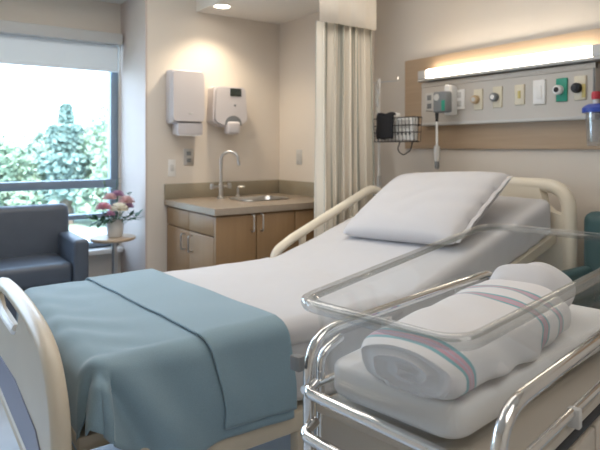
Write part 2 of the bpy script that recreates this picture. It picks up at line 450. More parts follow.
# ------------------------------------------------------------------ sink corner
CX0, CX1, CY0, CZ = 1.49, 2.43, 2.93, .94
cab = thing('sink_cabinet', 'light wood sink cabinet with doors below the counter', 'cabinet', (1.95, 3.3, 0))
g = G(); g.box(CX0+.022, CX0+.04, CY0+.022, YS-.001, .10, CZ-.039); g.box(CX1-.018, CX1-.001, CY0+.022, YS-.001, .10, CZ-.039); g.box(CX0+.04, CX1-.018, CY0+.022, CY0+.03, .10, CZ-.039); g.box(CX0+.04, CX1-.018, YS-.012, YS-.001, .10, CZ-.039); g.box(CX0+.04, CX1-.018, CY0+.03, YS-.012, .10, .118)
g.out('body', 'wood_cab', cab)
G().box(CX0+.06, CX1, CY0+.07, YS-.001, 0, .10).out('plinth', 'base', cab, smooth=0)
def barhandle(p0, p1, n, parent, r=.005, st=.028):
    p0, p1, n = V(p0), V(p1), V(n)
    g = G(); d = (p1-p0).normalized()
    g.tube(rounded([p0, p0+n*st, p1+n*st, p1], .012), r, 8)
    g.out('handle', 'steel', parent)
for x0, x1, hx in ((CX0+.003, 1.765, 1.735), (1.771, 2.052, 1.80)):
    d = G(); d.box(x0, x1, CY0+.002, CY0+.022, .115, CZ-.05, .002)
    d = d.out('door', 'wood_cab', cab)
    barhandle((hx, CY0+.002, .79), (hx, CY0+.002, .89), (0, -1, 0), d)
G().box(2.058, CX1-.002, CY0+.002, CY0+.022, .115, CZ-.05, .002).out('filler_panel', 'wood_cab', cab)
for y0, y1, hy in ((CY0+.026, 3.30, 3.25), (3.306, YS-.02, 3.36)):
    d = G().box(CX0+.002, CX0+.022, y0, y1, .775, CZ-.05, .002).out('drawer', 'wood_cab', cab)
    d = G().box(CX0+.002, CX0+.022, y0, y1, .115, .768, .002).out('door', 'wood_cab', cab)
    barhandle((CX0+.002, hy, .645), (CX0+.002, hy, .745), (-1, 0, 0), d)
ct = thing('countertop', 'taupe stone countertop with upstand around the sink', 'countertop', (1.95, 3.3, CZ-.04))
g = G()
sx0, sx1, sy0, sy1 = 1.86, 2.20, 3.20, 3.46
for b in ((CX0-.012, sx0, CY0-.015, YS-.001), (sx1, CX1-.001, CY0-.015, YS-.001), (sx0, sx1, CY0-.015, sy0), (sx0, sx1, sy1, YS-.001)):
    g.box(*b, CZ-.038, CZ)
g.out('worktop', 'counter', ct, smooth=0)
G().box(CX0-.012, CX1-.001, YS-.022, YS-.001, CZ, CZ+.105, .003).out('backsplash', 'splash', ct)
G().box(CX1-.022, CX1-.001, 3.16, YS-.023, CZ, CZ+.105, .003).out('backsplash', 'splash', ct)
sk = thing('sink', 'stainless steel sink basin set into the counter', 'sink', ((sx0+sx1)/2, (sy0+sy1)/2, CZ-.16))
def rr_ring(hx, hy, rad, z, n=6):
    pts = []
    for cx, cy, a0 in ((hx-rad, hy-rad, 0), (-(hx-rad), hy-rad, 90), (-(hx-rad), -(hy-rad), 180), (hx-rad, -(hy-rad), 270)):
        for k in range(n+1):
            a = R(a0+90*k/n); pts.append(V((cx+rad*math.cos(a), cy+rad*math.sin(a), z)))
    return pts
def loft(g, rings, cap0=False, cap1=False, uvf=None):
    L = [[g.bm.verts.new(p) for p in r] for r in rings]; n = len(L[0])
    if uvf and g.uv is None: g.uv = g.bm.loops.layers.uv.new('UVMap')
    for i, (a, b) in enumerate(zip(L, L[1:])):
        for k in range(n):
            k2 = (k+1) % n
            f = g.bm.faces.new((a[k], a[k2], b[k2], b[k]))
            if uvf:
                for lp, (ii, kk) in zip(f.loops, ((i, k), (i, k+1), (i+1, k+1), (i+1, k))): lp[g.uv].uv = uvf(ii, kk/n)
    if cap0: g.bm.faces.new(L[0][::-1])
    if cap1: g.bm.faces.new(L[-1])
    return L
hx, hy = (sx1-sx0)/2, (sy1-sy0)/2
g = G()
loft(g, [rr_ring(hx+.008, hy+.008, .05, .164), rr_ring(hx+.006, hy+.006, .05, .168), rr_ring(hx-.012, hy-.012, .05, .166), rr_ring(hx-.02, hy-.02, .05, .15), rr_ring(hx-.04, hy-.04, .05, .02), rr_ring(.04, .04, .035, .006)], cap1=True)
g.out('basin', 'steel', sk, local=True, smooth=50)
G().lathe([(0, .012), (.02, .012), (.026, .008), (.026, .004)], (0, 0, 0)).out('drain', 'chrome', sk, local=True)
fx, fy = 1.832, 3.52
fa = thing('faucet', 'chrome gooseneck faucet on the counter behind the sink', 'faucet', (fx, fy, CZ))
G().lathe([(0, 0), (.028, 0), (.028, .008), (.016, .016), (.016, .10), (.012, .105), (0, .105)], (fx, fy, CZ)).out('base', 'steel', fa)
g = G(); dirv = V((.80, -.6, 0)).normalized()
pts = [V((fx, fy, CZ+.10)), V((fx, fy, CZ+.265))]
for k in range(1, 13):
    a = PI*k/13.5; pts.append(V((fx, fy, CZ+.265))+dirv*(.062*(1-math.cos(a)))+V((0, 0, .062*math.sin(a))))
g.tube(pts, .0115, 12); g.out('spout', 'steel', fa)
e = pts[-1]; G().cyl(e+V((0, 0, .004)), e+dirv*.012+V((0, 0, -.055)), .013, .012, 14).out('spray_head', 'steel', fa)
G().tube([V((fx, fy, CZ+.082))-V((.075, .012, 0)), V((fx, fy, CZ+.082))+V((.07, .012, 0))], .010, 12).out('cross_bar', 'steel', fa)
for s in (-1, 1):
    G().lathe([(0, -.02), (.013, -.018), (.015, 0), (.013, .018), (0, .02)], (fx+s*.075, fy+s*.012, CZ+.086)).out('handle', 'steel', fa)
sp = thing('soap_pump', 'small steel soap pump on the counter right of the faucet', 'soap pump', (1.99, 3.56, CZ))
G().lathe([(0, 0), (.016, 0), (.016, .01), (.008, .016), (.008, .06), (0, .06)], (1.99, 3.56, CZ)).out('body', 'steel', sp)
G().tube(rounded([(1.99, 3.56, CZ+.055), (1.99, 3.56, CZ+.075), (2.03, 3.53, CZ+.072)], .01), .006, 8).out('spout', 'steel', sp)

# paper towel dispenser
dx0, dx1, dyf = 1.485, 1.72, 3.545
pt = thing('paper_towel_dispenser', 'white paper towel dispenser on the wall left of the soap dispenser', 'dispenser', (1.6, YS, 1.36))
g = G(); g.box(dx0, dx1, dyf+.03, YS-.001, 1.46, 1.83, .018, 3); g.out('housing', 'dispenser_plastic', pt)
g = G(); g.prism(rounded([(dx0+.004, dyf+.03, 1.475), (dx0+.004, dyf+.03, 1.815), (dx1-.004, dyf+.03, 1.815), (dx1-.004, dyf+.03, 1.475)], .03, True), (0, -.035, 0)); g.out('cover', 'dispenser_plastic', pt)
G().box(dx0+.04, dx1-.01, dyf+.005, YS-.03, 1.385, 1.465, .006).out('towel_tray', 'dispenser_plastic', pt)
G().box(dx0+.055, dx1-.025, dyf+.012, YS-.05, 1.376, 1.39).out('paper_towel', 'paper', pt, smooth=0)
G().box(1.60, 1.63, dyf-.0065, dyf-.004, 1.522, 1.534, .001).out('lock_plate', 'light_grey', pt)
G().box(dx0-.003, dx0+.004, 3.60, 3.62, 1.55, 1.60, .001).out('side_latch', 'light_grey', pt)
# soap dispenser
sx, syf = 1.80, 3.555
sd = thing('soap_dispenser', 'white wall soap dispenser with dark square window above the faucet', 'dispenser', (1.9, YS, 1.39))
g = G(); prof = [(sx, syf+.03, 1.48), (sx+.01, syf+.03, 1.735), (sx+.26, syf+.03, 1.735), (sx+.275, syf+.03, 1.48), (sx+.20, syf+.03, 1.445), (sx+.07, syf+.03, 1.445)]
g.prism(rounded(prof, .03, True), (0, YS-syf-.031, 0)); g.out('housing', 'dispenser_plastic', sd)
g = G(); pf2 = [(p[0]*.93+.07*(sx+.137), syf+.03, p[2]*.94+.06*1.6) for p in prof]
g.prism(rounded(pf2, .03, True), (0, -.03, 0)); g.out('cover', 'dispenser_plastic', sd)
G().box(sx+.125, sx+.215, syf-.004, syf+.002, 1.665, 1.722, .002).out('refill_window', 'window_dark', sd)
G().lathe([(0, .004), (.007, .003), (.009, 0)], (sx+.165, syf, 1.60), (0, -1, 0)).out('button', 'grey_plastic', sd)
arch = [(sx+.085+.13*.5*(1-math.cos(PI*k/10)), syf-.006, 1.47+.055*math.sin(PI*k/10)) for k in range(11)]
G().prism(arch+[(sx+.215, syf-.006, 1.455), (sx+.085, syf-.006, 1.455)], (0, .02, 0)).out('nozzle_hood', 'grey_plastic', sd)
g = G(); g.box(sx+.095, sx+.205, syf-.018, syf+.05, 1.392, 1.485, .022, 4); g.out('nozzle_cup', 'dispenser_plastic', sd)
# wall plates
def plate(name, label, c, n, w, h, m, kind):
    c = V(c); t = thing(name, label, 'wall plate', c)
    nx = abs(n[0]) > .5
    def bx(du0, du1, dz0, dz1, d0, d1, bev=.001):
        g = G()
        if nx: g.box(min(c.x+n[0]*d0, c.x+n[0]*d1), max(c.x+n[0]*d0, c.x+n[0]*d1), c.y+du0, c.y+du1, c.z+dz0, c.z+dz1, bev)
        else: g.box(c.x+du0, c.x+du1, min(c.y+n[1]*d0, c.y+n[1]*d1), max(c.y+n[1]*d0, c.y+n[1]*d1), c.z+dz0, c.z+dz1, bev)
        return g
    bx(-w/2, w/2, -h/2, h/2, .0005, .006).out('cover_plate', m, t)
    if kind == 'outlet':
        for dz in (-.024, .024): bx(-.016, .016, dz-.014, dz+.014, .005, .009).out('socket', 'grey_plastic' if m == 'steel' else 'light_grey', t)
    else:
        bx(-.012, .012, -.022, .022, .005, .011).out('rocker', 'light_grey', t)
plate('wall_outlet', 'metal outlet plate on the wall below the towel dispenser', (1.66, YS, 1.23), (0, -1), .075, .115, 'steel', 'outlet')
plate('light_switch', 'pale switch plate low on the wall left of the metal outlet', (1.535, YS, 1.155), (0, -1), .055, .12, 'white_plastic', 'switch')
plate('wall_outlet', 'small outlet plate on the alcove side wall near the curtain', (XA, 3.409, 1.225), (-1, 0), .07, .11, 'light_grey', 'outlet')
# downlight
dl = thing('downlight', 'round recessed downlight in the soffit above the sink', 'ceiling light', (1.79, 3.42, 2.265))
G().lathe([(.052, -.001), (.068, -.001), (.070, -.006), (.064, -.010), (.052, -.004)], (1.79, 3.42, 2.265)).out('trim_ring', 'white_plastic', dl)
G().lathe([(0, -.004), (.052, -.004), (.052, -.001), (0, -.001)], (1.79, 3.42, 2.265)).out('lens', 'lens', dl)

# ------------------------------------------------------------------ privacy curtain
cu = thing('privacy_curtain', 'pleated cream privacy curtain with mesh top gathered beside the bed', 'curtain', (2.33, 2.75, .30))
CXa, CXb = 2.105, 2.555
def cf(u, v):
    x = CXa+(CXb-CXa)*u
    a = .046*(.75+.25*math.cos(2*PI*v*.5))
    ph = 2*PI*7.3*u + 1.1*math.sin(2*PI*1.7*u+1.0)+.15*math.sin(v*5+u*9)
    return V((x+.012*math.sin(2*ph), 2.75+a*math.sin(ph)+.012*math.sin(5.1*u+v*2), .30+1.785*v))
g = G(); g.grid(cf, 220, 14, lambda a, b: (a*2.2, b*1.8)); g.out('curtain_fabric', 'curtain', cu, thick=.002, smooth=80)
g = G(); g.grid(lambda u, v: V((CXa-.03+(CXb-CXa+.02)*u, 2.70+.006*math.sin(2*PI*2.3*u+.6)+.003*math.sin(2*PI*6*u), 2.066+.52*v)), 90, 4); g.out('mesh_top', 'curtain_mesh', cu, thick=.003, smooth=80)
G().box(CXa-.5, 2.93, 2.725, 2.755, 2.582, 2.599, .003).out('ceiling_track', 'white_plastic', cu)

# ------------------------------------------------------------------ headwall: wooden panel, light, service console
wp = G().box(XH-.022, XH-.001,   .2, 2.815, 1.288, 1.912, .003).out('headwall_panel', 'wood_panel', None, (XH, 1.5, 1.29))
tag(wp, 'wide tan wooden panel on the wall above the bed head', 'wall panel')
bf = thing('bed_light', 'long lit light fixture above the service console over the bed', 'light', (2.88, 2.0, 1.755))
G().box(2.845, XH-.023, .62, 2.617, 1.740, 1.756, .003).out('housing', 'light_grey', bf)
G().box(2.85, 2.90, 1.447, 2.55, 1.757, 1.816, .010, 3).out('diffuser', 'diffuser', bf)
g = G(); g.box(2.845, XH-.023, 2.55, 2.617, 1.756, 1.812, .006); g.out('end_cap', 'light_grey', bf)
g = G(); g.box(2.845, XH-.023, .62, 1.447, 1.756, 1.818, .006); g.out('end_cap', 'light_grey', bf)
con = thing('service_console', 'pale grey service console with outlets on the wooden panel', 'console', (XH-.03, 2.05, 1.45))
XC = 2.875
g = G(); g.prism([(XH-.023, 1.443, 1.442), (XC+.012, 1.443, 1.442), (XC, 1.443, 1.458), (XC+.006, 1.443, 1.728), (XH-.023, 1.443, 1.728)], (0, 1.168, 0)); g.out('body', 'console', con)
G().box(XC-.006, XC+.02, 1.443, 2.611, 1.442, 1.462, .004).out('lower_lip', 'light_grey', con)
G().box(XC+.0, XC+.03, 1.443, 2.611, 1.70, 1.732, .003).out('upper_channel', 'console', con)
def onface(y, z, w, h, d, name, m, label=None, parent=con, bev=.003):
    return G().box(XC-d, XC+.012, y-w/2, y+w/2, z-h/2, z+h/2, bev).out(name, m, parent, label=label)
def gas(y, z, m, ring, label, dial='black'):
    p = onface(y, z, .062, .125, .006, 'gas_outlet', m, label)
    G().lathe([(0, .030), (.022, .028), (.026, .02), (.026, .0)], (XC-.006, y+.012, z), (-1, 0, 0)).out('collar', ring, p)
    G().lathe([(0, .004), (.013, .003), (.014, 0)], (XC-.036, y+.012, z), (-1, 0, 0)).out('valve', dial, p)
    return p
p = onface(2.292, 1.60, .085, .125, .008, 'power_outlet', 'white_plastic', 'white double power outlet')
for dz in (-.028, .028): onface(2.292, 1.60+dz, .038, .036, .011, 'socket', 'light_grey', parent=p)
gas(2.150, 1.590, 'ivory', 'tan_label', 'ivory gas outlet with tan collar', 'light_grey')
gas(2.015, 1.595, 'ivory', 'grey_plastic', 'ivory gas outlet with grey collar', 'white_plastic')
p = onface(1.870, 1.598, .062, .115, .006, 'switch_plate', 'ivory', 'ivory switch plate with yellow rocker'); onface(1.870, 1.598, .018, .045, .010, 'rocker', 'yellow_label', parent=p)
p = onface(1.748, 1.603, .072, .135, .008, 'blank_plate', 'white_plastic', 'white blank plate'); onface(1.748, 1.603, .034, .07, .011, 'rocker', 'white_plastic', parent=p)
gas(1.620, 1.605, 'green_label', 'white_plastic', 'green oxygen outlet with white collar')
p = gas(1.520, 1.607, 'ivory', 'black', 'ivory outlet with black knob and yellow marking'); onface(1.500, 1.590, .020, .07, .008, 'yellow_marking', 'yellow_label', parent=p, bev=.001)
p = onface(2.535, 1.60, .07, .12, .006, 'power_outlet', 'light_grey', 'grey double power outlet at the left end')
for dz in (-.028, .028): onface(2.535, 1.60+dz, .036, .034, .009, 'socket', 'grey_plastic', parent=p)
# suction regulator plugged in
rg = thing('suction_regulator', 'grey box regulator plugged into the console with white wand hanging down', 'regulator', (2.83, 2.36, 1.16))
G().box(2.785, XC-.002, 2.302, 2.345, 1.50, 1.69, .012, 3).out('mount', 'white_plastic', rg)
G().box(2.735, 2.80, 2.285, 2.39, 1.515, 1.647, .012, 3).out('housing', 'grey_plastic', rg)
G().box(2.732, 2.737, 2.292, 2.318, 1.525, 1.59, .001).out('green_label', 'green_label', rg)
G().lathe([(0, .010), (.020, .008), (.022, 0)], (2.736, 2.355, 1.61), (-1, 0, 0)).out('gauge', 'light_grey', rg)
G().cyl((2.755, 2.372, 1.52), (2.755, 2.372, 1.46), .012, .009).out('connector', 'black', rg)
G().cyl((2.755, 2.372, 1.465), (2.755, 2.372, 1.29), .0075).out('wand', 'white_plastic', rg)
G().lathe([(0, .10), (.010, .10), (.021, .09), (.021, .02), (.016, 0), (0, 0)], (2.755, 2.372, 1.21)).out('trap', 'light_grey', rg)
G().lathe([(0, .05), (.015, .05), (.015, .01), (.009, 0), (0, 0)], (2.755, 2.372, 1.162)).out('tip', 'grey_plastic', rg)
# suction canister at the right edge
sc_ = thing('suction_canister', 'clear suction canister with blue lid and red knob at the right edge', 'canister', (2.80, 1.42, 1.31))
cx, cy = 2.80, 1.392
G().lathe([(.048, .002), (.052, .02), (.058, .165), (.055, .165), (.049, .022), (0, .018), (0, .0), (.046, 0), (.048, .002)], (cx, cy, 1.305)).out('jar', 'jar_clear', sc_)
G().lathe([(0, .045), (.045, .042), (.066, .03), (.072, .022), (.072, .0), (0, .0)], (cx, cy, 1.470)).out('lid', 'blue_plastic', sc_)
G().lathe([(0, .04), (.018, .038), (.022, .02), (.020, 0), (0, 0)], (cx-.01, cy+.005, 1.535)).out('knob', 'red_plastic', sc_)
G().lathe([(0, .03), (.014, .03), (.014, 0), (0, 0)], (cx-.01, cy+.005, 1.508)).out('port', 'white_plastic', sc_)
G().tube(rounded([(cx+.02, cy+.03, 1.52), (cx+.02, cy+.03, 1.60), (2.862, cy+.05, 1.70)], .04), .006, 8).out('hose', 'grey_plastic', sc_)
G().tube([(cx+.056, cy, 1.44), (2.925, cy, 1.44)], .012, 10).out('bracket', 'steel', sc_)

# ------------------------------------------------------------------ IV stand with wire basket, monitor, pouch
ix, iy = 2.722, 2.86
iv = thing('iv_stand', 'slim white infusion stand behind the bed beside the curtain', 'infusion stand', (ix, iy, 0))
G().cyl((ix, iy, .10), (ix, iy, 1.775), 0.0105, .0095, 12).out('pole', 'white_plastic', iv)
g = G()
for s in (-1, 1):
    g.tube(rounded([(ix, iy, 1.752), (ix-s*.03, iy+s*.11, 1.752), (ix-s*.04, iy+s*.14, 1.752), (ix-s*.04, iy+s*.14, 1.778)], .015), .004, 6)
g.out('hook_bar', 'steel', iv)
G().cyl((ix, iy, 1.03), (ix, iy, 1.10), .016).out('clamp', 'light_grey', iv)
for k in range(5):
    a = 2*PI*k/5+.3; q = V((ix+.16*math.cos(a), iy+.17*math.sin(a), .075))
    l = G().tube([(ix, iy, .13), q], [.016, .012], 8).out('leg', 'light_grey', iv)
    G().lathe([(0, -.012), (.03, -.012), (.034, 0), (.03, .012), (0, .012)], (q.x, q.y, .036), (math.sin(a), -math.cos(a), 0), 16).out('caster', 'black', l)
ib = thing('infusion_bag', 'narrow clear infusion bag hanging from the infusion stand', 'bag', (ix-.01, iy, 1.58))
g = G(); g.grid(lambda u, v: V((ix-.022-.012*math.sin(PI*v)*math.cos(2*PI*u), iy-.004+.02*math.sin(2*PI*u)*math.sin(PI*min(1, max(0, v))*.98+.03)**.35, 1.57+.19*v)), 14, 12, closeu=True); g.out('pouch', 'bag_clear', ib, smooth=80)
G().cyl((ix-.022, iy-.004, 1.545), (ix-.022, iy-.004, 1.575), .006).out('port', 'white_plastic', ib)
# wire basket, in the stand's front
bk = thing('wire_basket', 'black wire basket clamped to the infusion stand', 'basket', (2.65, 2.68, 1.33))
bx0, bx1, by0, by1, bz0, bz1 = 2.62, 2.705, 2.452, 2.838, 1.335, 1.49
def bw(g, z, ins): g.tube([(bx0+ins, by0+ins, z), (bx1-ins, by0+ins, z), (bx1-ins, by1-ins, z), (bx0+ins, by1-ins, z)], .0032, 6, closed=True)
g = G(); bw(g, bz1, 0); g.out('rim', 'dark_metal', bk)
g = G(); bw(g, bz1-.05, .004); bw(g, bz1-.095, .008); bw(g, bz0, .012)
for k in range(13):
    y = by0+(by1-by0)*k/12
    g.tube([(bx0, y, bz1), (bx0+.012, y, bz0), (bx1-.012, y, bz0), (bx1, y, bz1)], .002, 5)
for k in range(1, 3):
    x = bx0+(bx1-bx0)*k/3
    g.tube([(x, by0, bz1), (x, by0+.012, bz0), (x, by1-.012, bz0), (x, by1, bz1)], .002, 5)
g.out('wire_grid', 'dark_metal', bk)
G().box(2.703, 2.735, 2.842, 2.878, 1.37, 1.43, .004).out('clamp', 'dark_metal', bk)
mo = thing('vital_signs_monitor', 'white vital signs monitor standing in the wire basket', 'monitor', (2.66, 2.51, 1.34))
G().box(2.64, 2.695, 2.47, 2.622, 1.340, 1.495, .012, 3).out('housing', 'white_plastic', mo)
G().box(2.636, 2.642, 2.49, 2.60, 1.42, 1.475, .002).out('screen', 'light_grey', mo)
for k in range(4): G().lathe([(0, .004), (.008, .003), (.010, 0)], (2.640, 2.495+.034*k, 1.385), (-1, 0, 0), 12).out('button', 'grey_plastic', mo)
cu_ = thing('storage_box', 'white box standing behind the black pouch in the wire basket', 'box', (2.66, 2.69, 1.34))
G().box(2.64, 2.695, 2.63, 2.76, 1.340, 1.525, .006).out('carton', 'white_plastic', cu_)
pc = G(); pc.grid(lambda u, v: V((2.612-.014*math.sin(PI*u)**.6*(.4+.6*v), 2.615+.150*u, 1.510-.158*v+.004*math.sin(u*9))), 14, 12)
pc.grid(lambda u, v: V((2.612+.024*v, 2.615+.150*u, 1.510+.012*math.sin(PI*v)+.004*math.sin(u*9))), 14, 5)
tag(pc.out('cuff_pouch', 'black_cloth', None, (2.60, 2.69, 1.36), thick=.010, offset=0, smooth=70), 'black cuff pouch hung over the front of the wire basket', 'pouch')
cd = G().tube(rounded([(2.66, 2.60, 1.333), (2.655, 2.62, 1.28), (2.65, 2.56, 1.245), (2.655, 2.50, 1.28), (2.66, 2.49, 1.333)], .04), .004, 8).out('cable', 'black', None, (2.66, 2.56, 1.245))
tag(cd, 'black cable looping below the wire basket', 'cable')
pcd = thing('call_cord', 'thin pale cord with black clip hanging beside the curtain edge', 'cord', (2.60, 2.84, .9))
G().tube([(2.605, 2.84, 2.599), (2.603, 2.84, 1.5), (2.60, 2.84, .90)], .009, 8).out('cord', 'light_grey', pcd)
G().box(2.583, 2.617, 2.822, 2.858, 1.10, 1.16, .005).out('clip', 'black', pcd)
G().box(2.588, 2.612, 2.828, 2.852, 1.50, 1.54, .006).out('toggle', 'blue_plastic', pcd)
# teal chair beyond the bed
tc_ = thing('visitor_chair', 'dark teal vinyl chair beyond the bed head at the right edge', 'chair', (2.55, 1.15, 0))
g = G(); g.box(2.35, 2.83, .86, 1.44, .40, .52, .05, 4); g.out('seat', 'teal_vinyl', tc_)
g = G(); g.box(2.72, 2.83, .86, 1.44, .50, .985, .05, 4); g.out('backrest', 'teal_vinyl', tc_)
for y0 in (1.372, .80):
    g = G(); g.box(2.36, 2.80, y0, y0+.075, .52, .72, .03, 4); g.out('armrest', 'teal_vinyl', tc_)
for x in (2.40, 2.77):
    for y in (.88, 1.40): G().cyl((x, y, 0), (x, y, .42), .015).out('leg', 'dark_metal', tc_)

# ------------------------------------------------------------------ hospital bed
BY0, BY1, BXF, BXH, BZ, HX, SL = 1.575, 2.565, .43, 2.665, .69, 1.65, .33
def btop(x):
    """height of the mattress top along the bed, with a soft bend at the hinge"""
    d = x-HX
    return BZ + SL*.5*(d+math.sqrt(d*d+.0025))
bed = thing('hospital_bed', 'cream hospital bed with raised head and rounded end boards', 'bed', (1.5, 2.07, 0))
g = G(); rings = []
for k in range(61):
    x = BXF+(BXH-BXF)*k/60
    zt = btop(x)-.004; zb = zt-.165
    e = min(1, min(k, 60-k)/2.0); ins = .03*(1-e)**2
    hw = (BY1-BY0)/2-.004
    ring = [V((x, q.x+(BY0+BY1)/2, q.y+(zt+zb)/2)) for q in (V((p.x, p.y)) for p in rr_ring(hw-ins, .0825-ins, .035, 0, 5))]
    rings.append(ring)
loft(g, rings, True, True); g.out('mattress', 'sheet', bed, smooth=50)
g = G(); g.box(.39, HX, BY0+.0, BY1, .47, .515, .01)
g.prism([(HX, BY0-.035, .485), (BXH+.02, BY0-.035, .485+SL*1.02), (BXH+.02, BY0-.035, .53+SL*1.02), (HX, BY0-.035, .53)], (0, BY1-BY0+.05, 0))
g.out('deck', 'cream', bed)
g = G()
g.box(.37, 2.70, BY0-.045, BY0, .345, .412, .008); g.box(.37, 2.70, BY1, BY1+.045, .345, .412, .008)
for x in (.40, 1.10, 1.80, 2.62): g.box(x, x+.06, BY0, BY1, .35, .405, .006)
g.out('side_beam', 'cream', bed)
for x in (.78, 2.25):
    g = G(); g.prism([(x, BY0+.10, .10), (x+.09, BY0+.10, .10), (x+.20, BY0+.10, .35), (x+.11, BY0+.10, .35)], (0, .05, 0)); g.prism([(x, BY1-.15, .10), (x+.09, BY1-.15, .10), (x+.20, BY1-.15, .35), (x+.11, BY1-.15, .35)], (0, .05, 0)); g.out('lift_arm', 'cream_dull', bed)
g = G()
g.box(.45, 2.6, BY0+.06, BY0+.12, .13, .19, .006); g.box(.45, 2.6, BY1-.12, BY1-.06, .13, .19, .006); g.box(.45, .51, BY0+.06, BY1-.06, .13, .19, .006); g.box(2.54, 2.6, BY0+.06, BY1-.06, .13, .19, .006)
g.out('base_frame', 'cream_dull', bed)
for x in (.50, 2.55):
    for y in (BY0+.09, BY1-.09):
        g = G(); g.lathe([(0, -.02), (.055, -.02), (.062, -.008), (.062, .008), (.055, .02), (0, .02)], (x, y, .064), (0, 1, 0), 20); g.out('caster', 'black', bed)
G().box(1.08, 1.14, BY0-.05, BY0+.0, .13, .35, .01).out('leg', 'cream', bed)
# corner bumper at the near foot
G().box(.40, .58, BY0-.075, BY0-.01, .385, .465, .03, 4).out('corner_bumper', 'cream', bed)
g = G()
g.lathe([(0, -.02), (.028, -.02), (.028, .02), (0, .02)], (.385, BY0-.05, .44), (1, 0, 0), 14); g.cyl((.352, BY0-.05, .44), (.46, BY0-.05, .44), .012)
g.out('bracket', 'dark_metal', bed)
# footboard: arched tube around a panel with a grip slot
FXc = .325
half = [(1.452, .36), (1.452, .56), (1.468, .65), (1.515, .715), (1.585, .765), (1.70, .795), (1.85, .808), (2.07, .813)]
arc = [(y, z-.022) for y, z in half]
arcf = [(y+.022 if i < 4 else y+.012, z) for i, (y, z) in enumerate(arc)]
full = arcf+[(4.14-y, z) for y, z in arcf[::-1][1:]]
def smoothpts(p, it=2):
    for _ in range(it):
        q = [p[0]]
        for a, b in zip(p, p[1:]): q += [(a[0]*.75+b[0]*.25, a[1]*.75+b[1]*.25), (a[0]*.25+b[0]*.75, a[1]*.25+b[1]*.75)]
        q.append(p[-1]); p = q
    return p
fp = smoothpts(full)
fb = thing_fb = G().tube([(FXc, y, z) for y, z in fp], .026, 12, flat=(1.0, 1.0)).out('footboard', 'cream', bed)
def boardpanel(x, t, pts, m, nm, parent): return G().prism([(x, y, z) for y, z in pts], (t, 0, 0)).out(nm, m, parent)
inner = [(y, z-.01) for y, z in fp]
low = [p for p in fp if p[1] < .64]
# panel under the grip slot
pan = [(1.475, .40), (1.475, .56), (1.50, .65), (1.55, .70), (1.62, .745), (1.74, .775), (1.99, .79), (2.03, .72), (2.09, .68), (2.44, .68), (2.50, .71), (2.53, .74), (2.59, .70), (2.64, .64), (2.665, .56), (2.665, .40), (2.60, .355), (1.54, .355)]
boardpanel(FXc-.012, .024, pan, 'cream_dull', 'board_panel', fb)
grip = [(1.66, .672), (1.68, .70), (2.46, .70), (2.48, .672), (2.46, .655), (1.68, .655)]
G().tube([(FXc-.012, y, z) for y, z in ((2.06, .70), (2.10, .678), (2.27, .672), (2.43, .678), (2.49, .70))], .012, 8).out('grip_edge', 'white_plastic', fb)
boardpanel(FXc-.016, .006, [(1.60, .41), (1.62, .45), (1.72, .50), (2.07, .525), (2.42, .50), (2.52, .45), (2.54, .41), (2.45, .39), (1.69, .39)], 'inset_lilac', 'inset_panel', fb)
G().tube([(FXc-.006, 1.478, .385), (FXc-.006, 1.54, .362), (FXc-.006, 2.60, .362), (FXc-.006, 2.662, .385)], .016, 8).out('lower_rail', 'cream_dull', fb)
# headboard
HBX = 2.74
ho = rounded([(HBX, 1.505, .45), (HBX, 1.505, 1.10), (HBX, 2.635, 1.10), (HBX, 2.635, .45)], [0, .13, .13, 0], n=9)
hb = G().tube(ho, .036, 14).out('headboard', 'cream_lit', bed)
G().prism([(HBX-.034, y, z) for y, z in ((1.52, .46), (1.52, .955), (1.585, .97), (1.625, 1.0), (1.635, 1.05), (1.66, 1.108), (2.48, 1.108), (2.505, 1.05), (2.515, 1.0), (2.555, .97), (2.62, .955), (2.62, .46))], (.062, 0, 0)).out('board_panel', 'cream_lit', hb)
# raised far side rail at the head end
RY = 2.635
def rail(y, x0, x1):
    z = lambda x: .735+(x-1.727)*.425
    t = rounded([(x0-.02, y, z(x0)-.16), (x0-.03, y, z(x0)-.03), (x0+.10, y, z(x0+.10)), (x1-.06, y, z(x1-.06)), (x1+.03, y, z(x1)-.06), (x1+.03, y, z(x1)-.28)], [.0, .09, .09, .12, .1, 0], n=6)
    top = G().tube(t, .026, 12).out('side_rail', 'cream_lit', bed)
    g = G().tube([(x0-.02, y, z(x0)-.10), (x1+.03, y, z(x1)-.115)], .016, 10); g.out('rail_bar', 'cream_lit', top)
    for q in (.22, .48, .74):
        xx = x0+(x1-x0)*q
        G().box(xx-.02, xx+.02, y-.014, y+.014, z(xx)-.12, z(xx), .008).out('rail_post', 'cream_lit', top)
    for q in (.2, .8):
        xx = x0+(x1-x0)*q
        G().box(xx-.02, xx+.02, y-.03, y+.004, .36, z(xx)-.10, .006).out('rail_mount', 'cream_dull', top)
rail(RY, 1.73, 2.50)

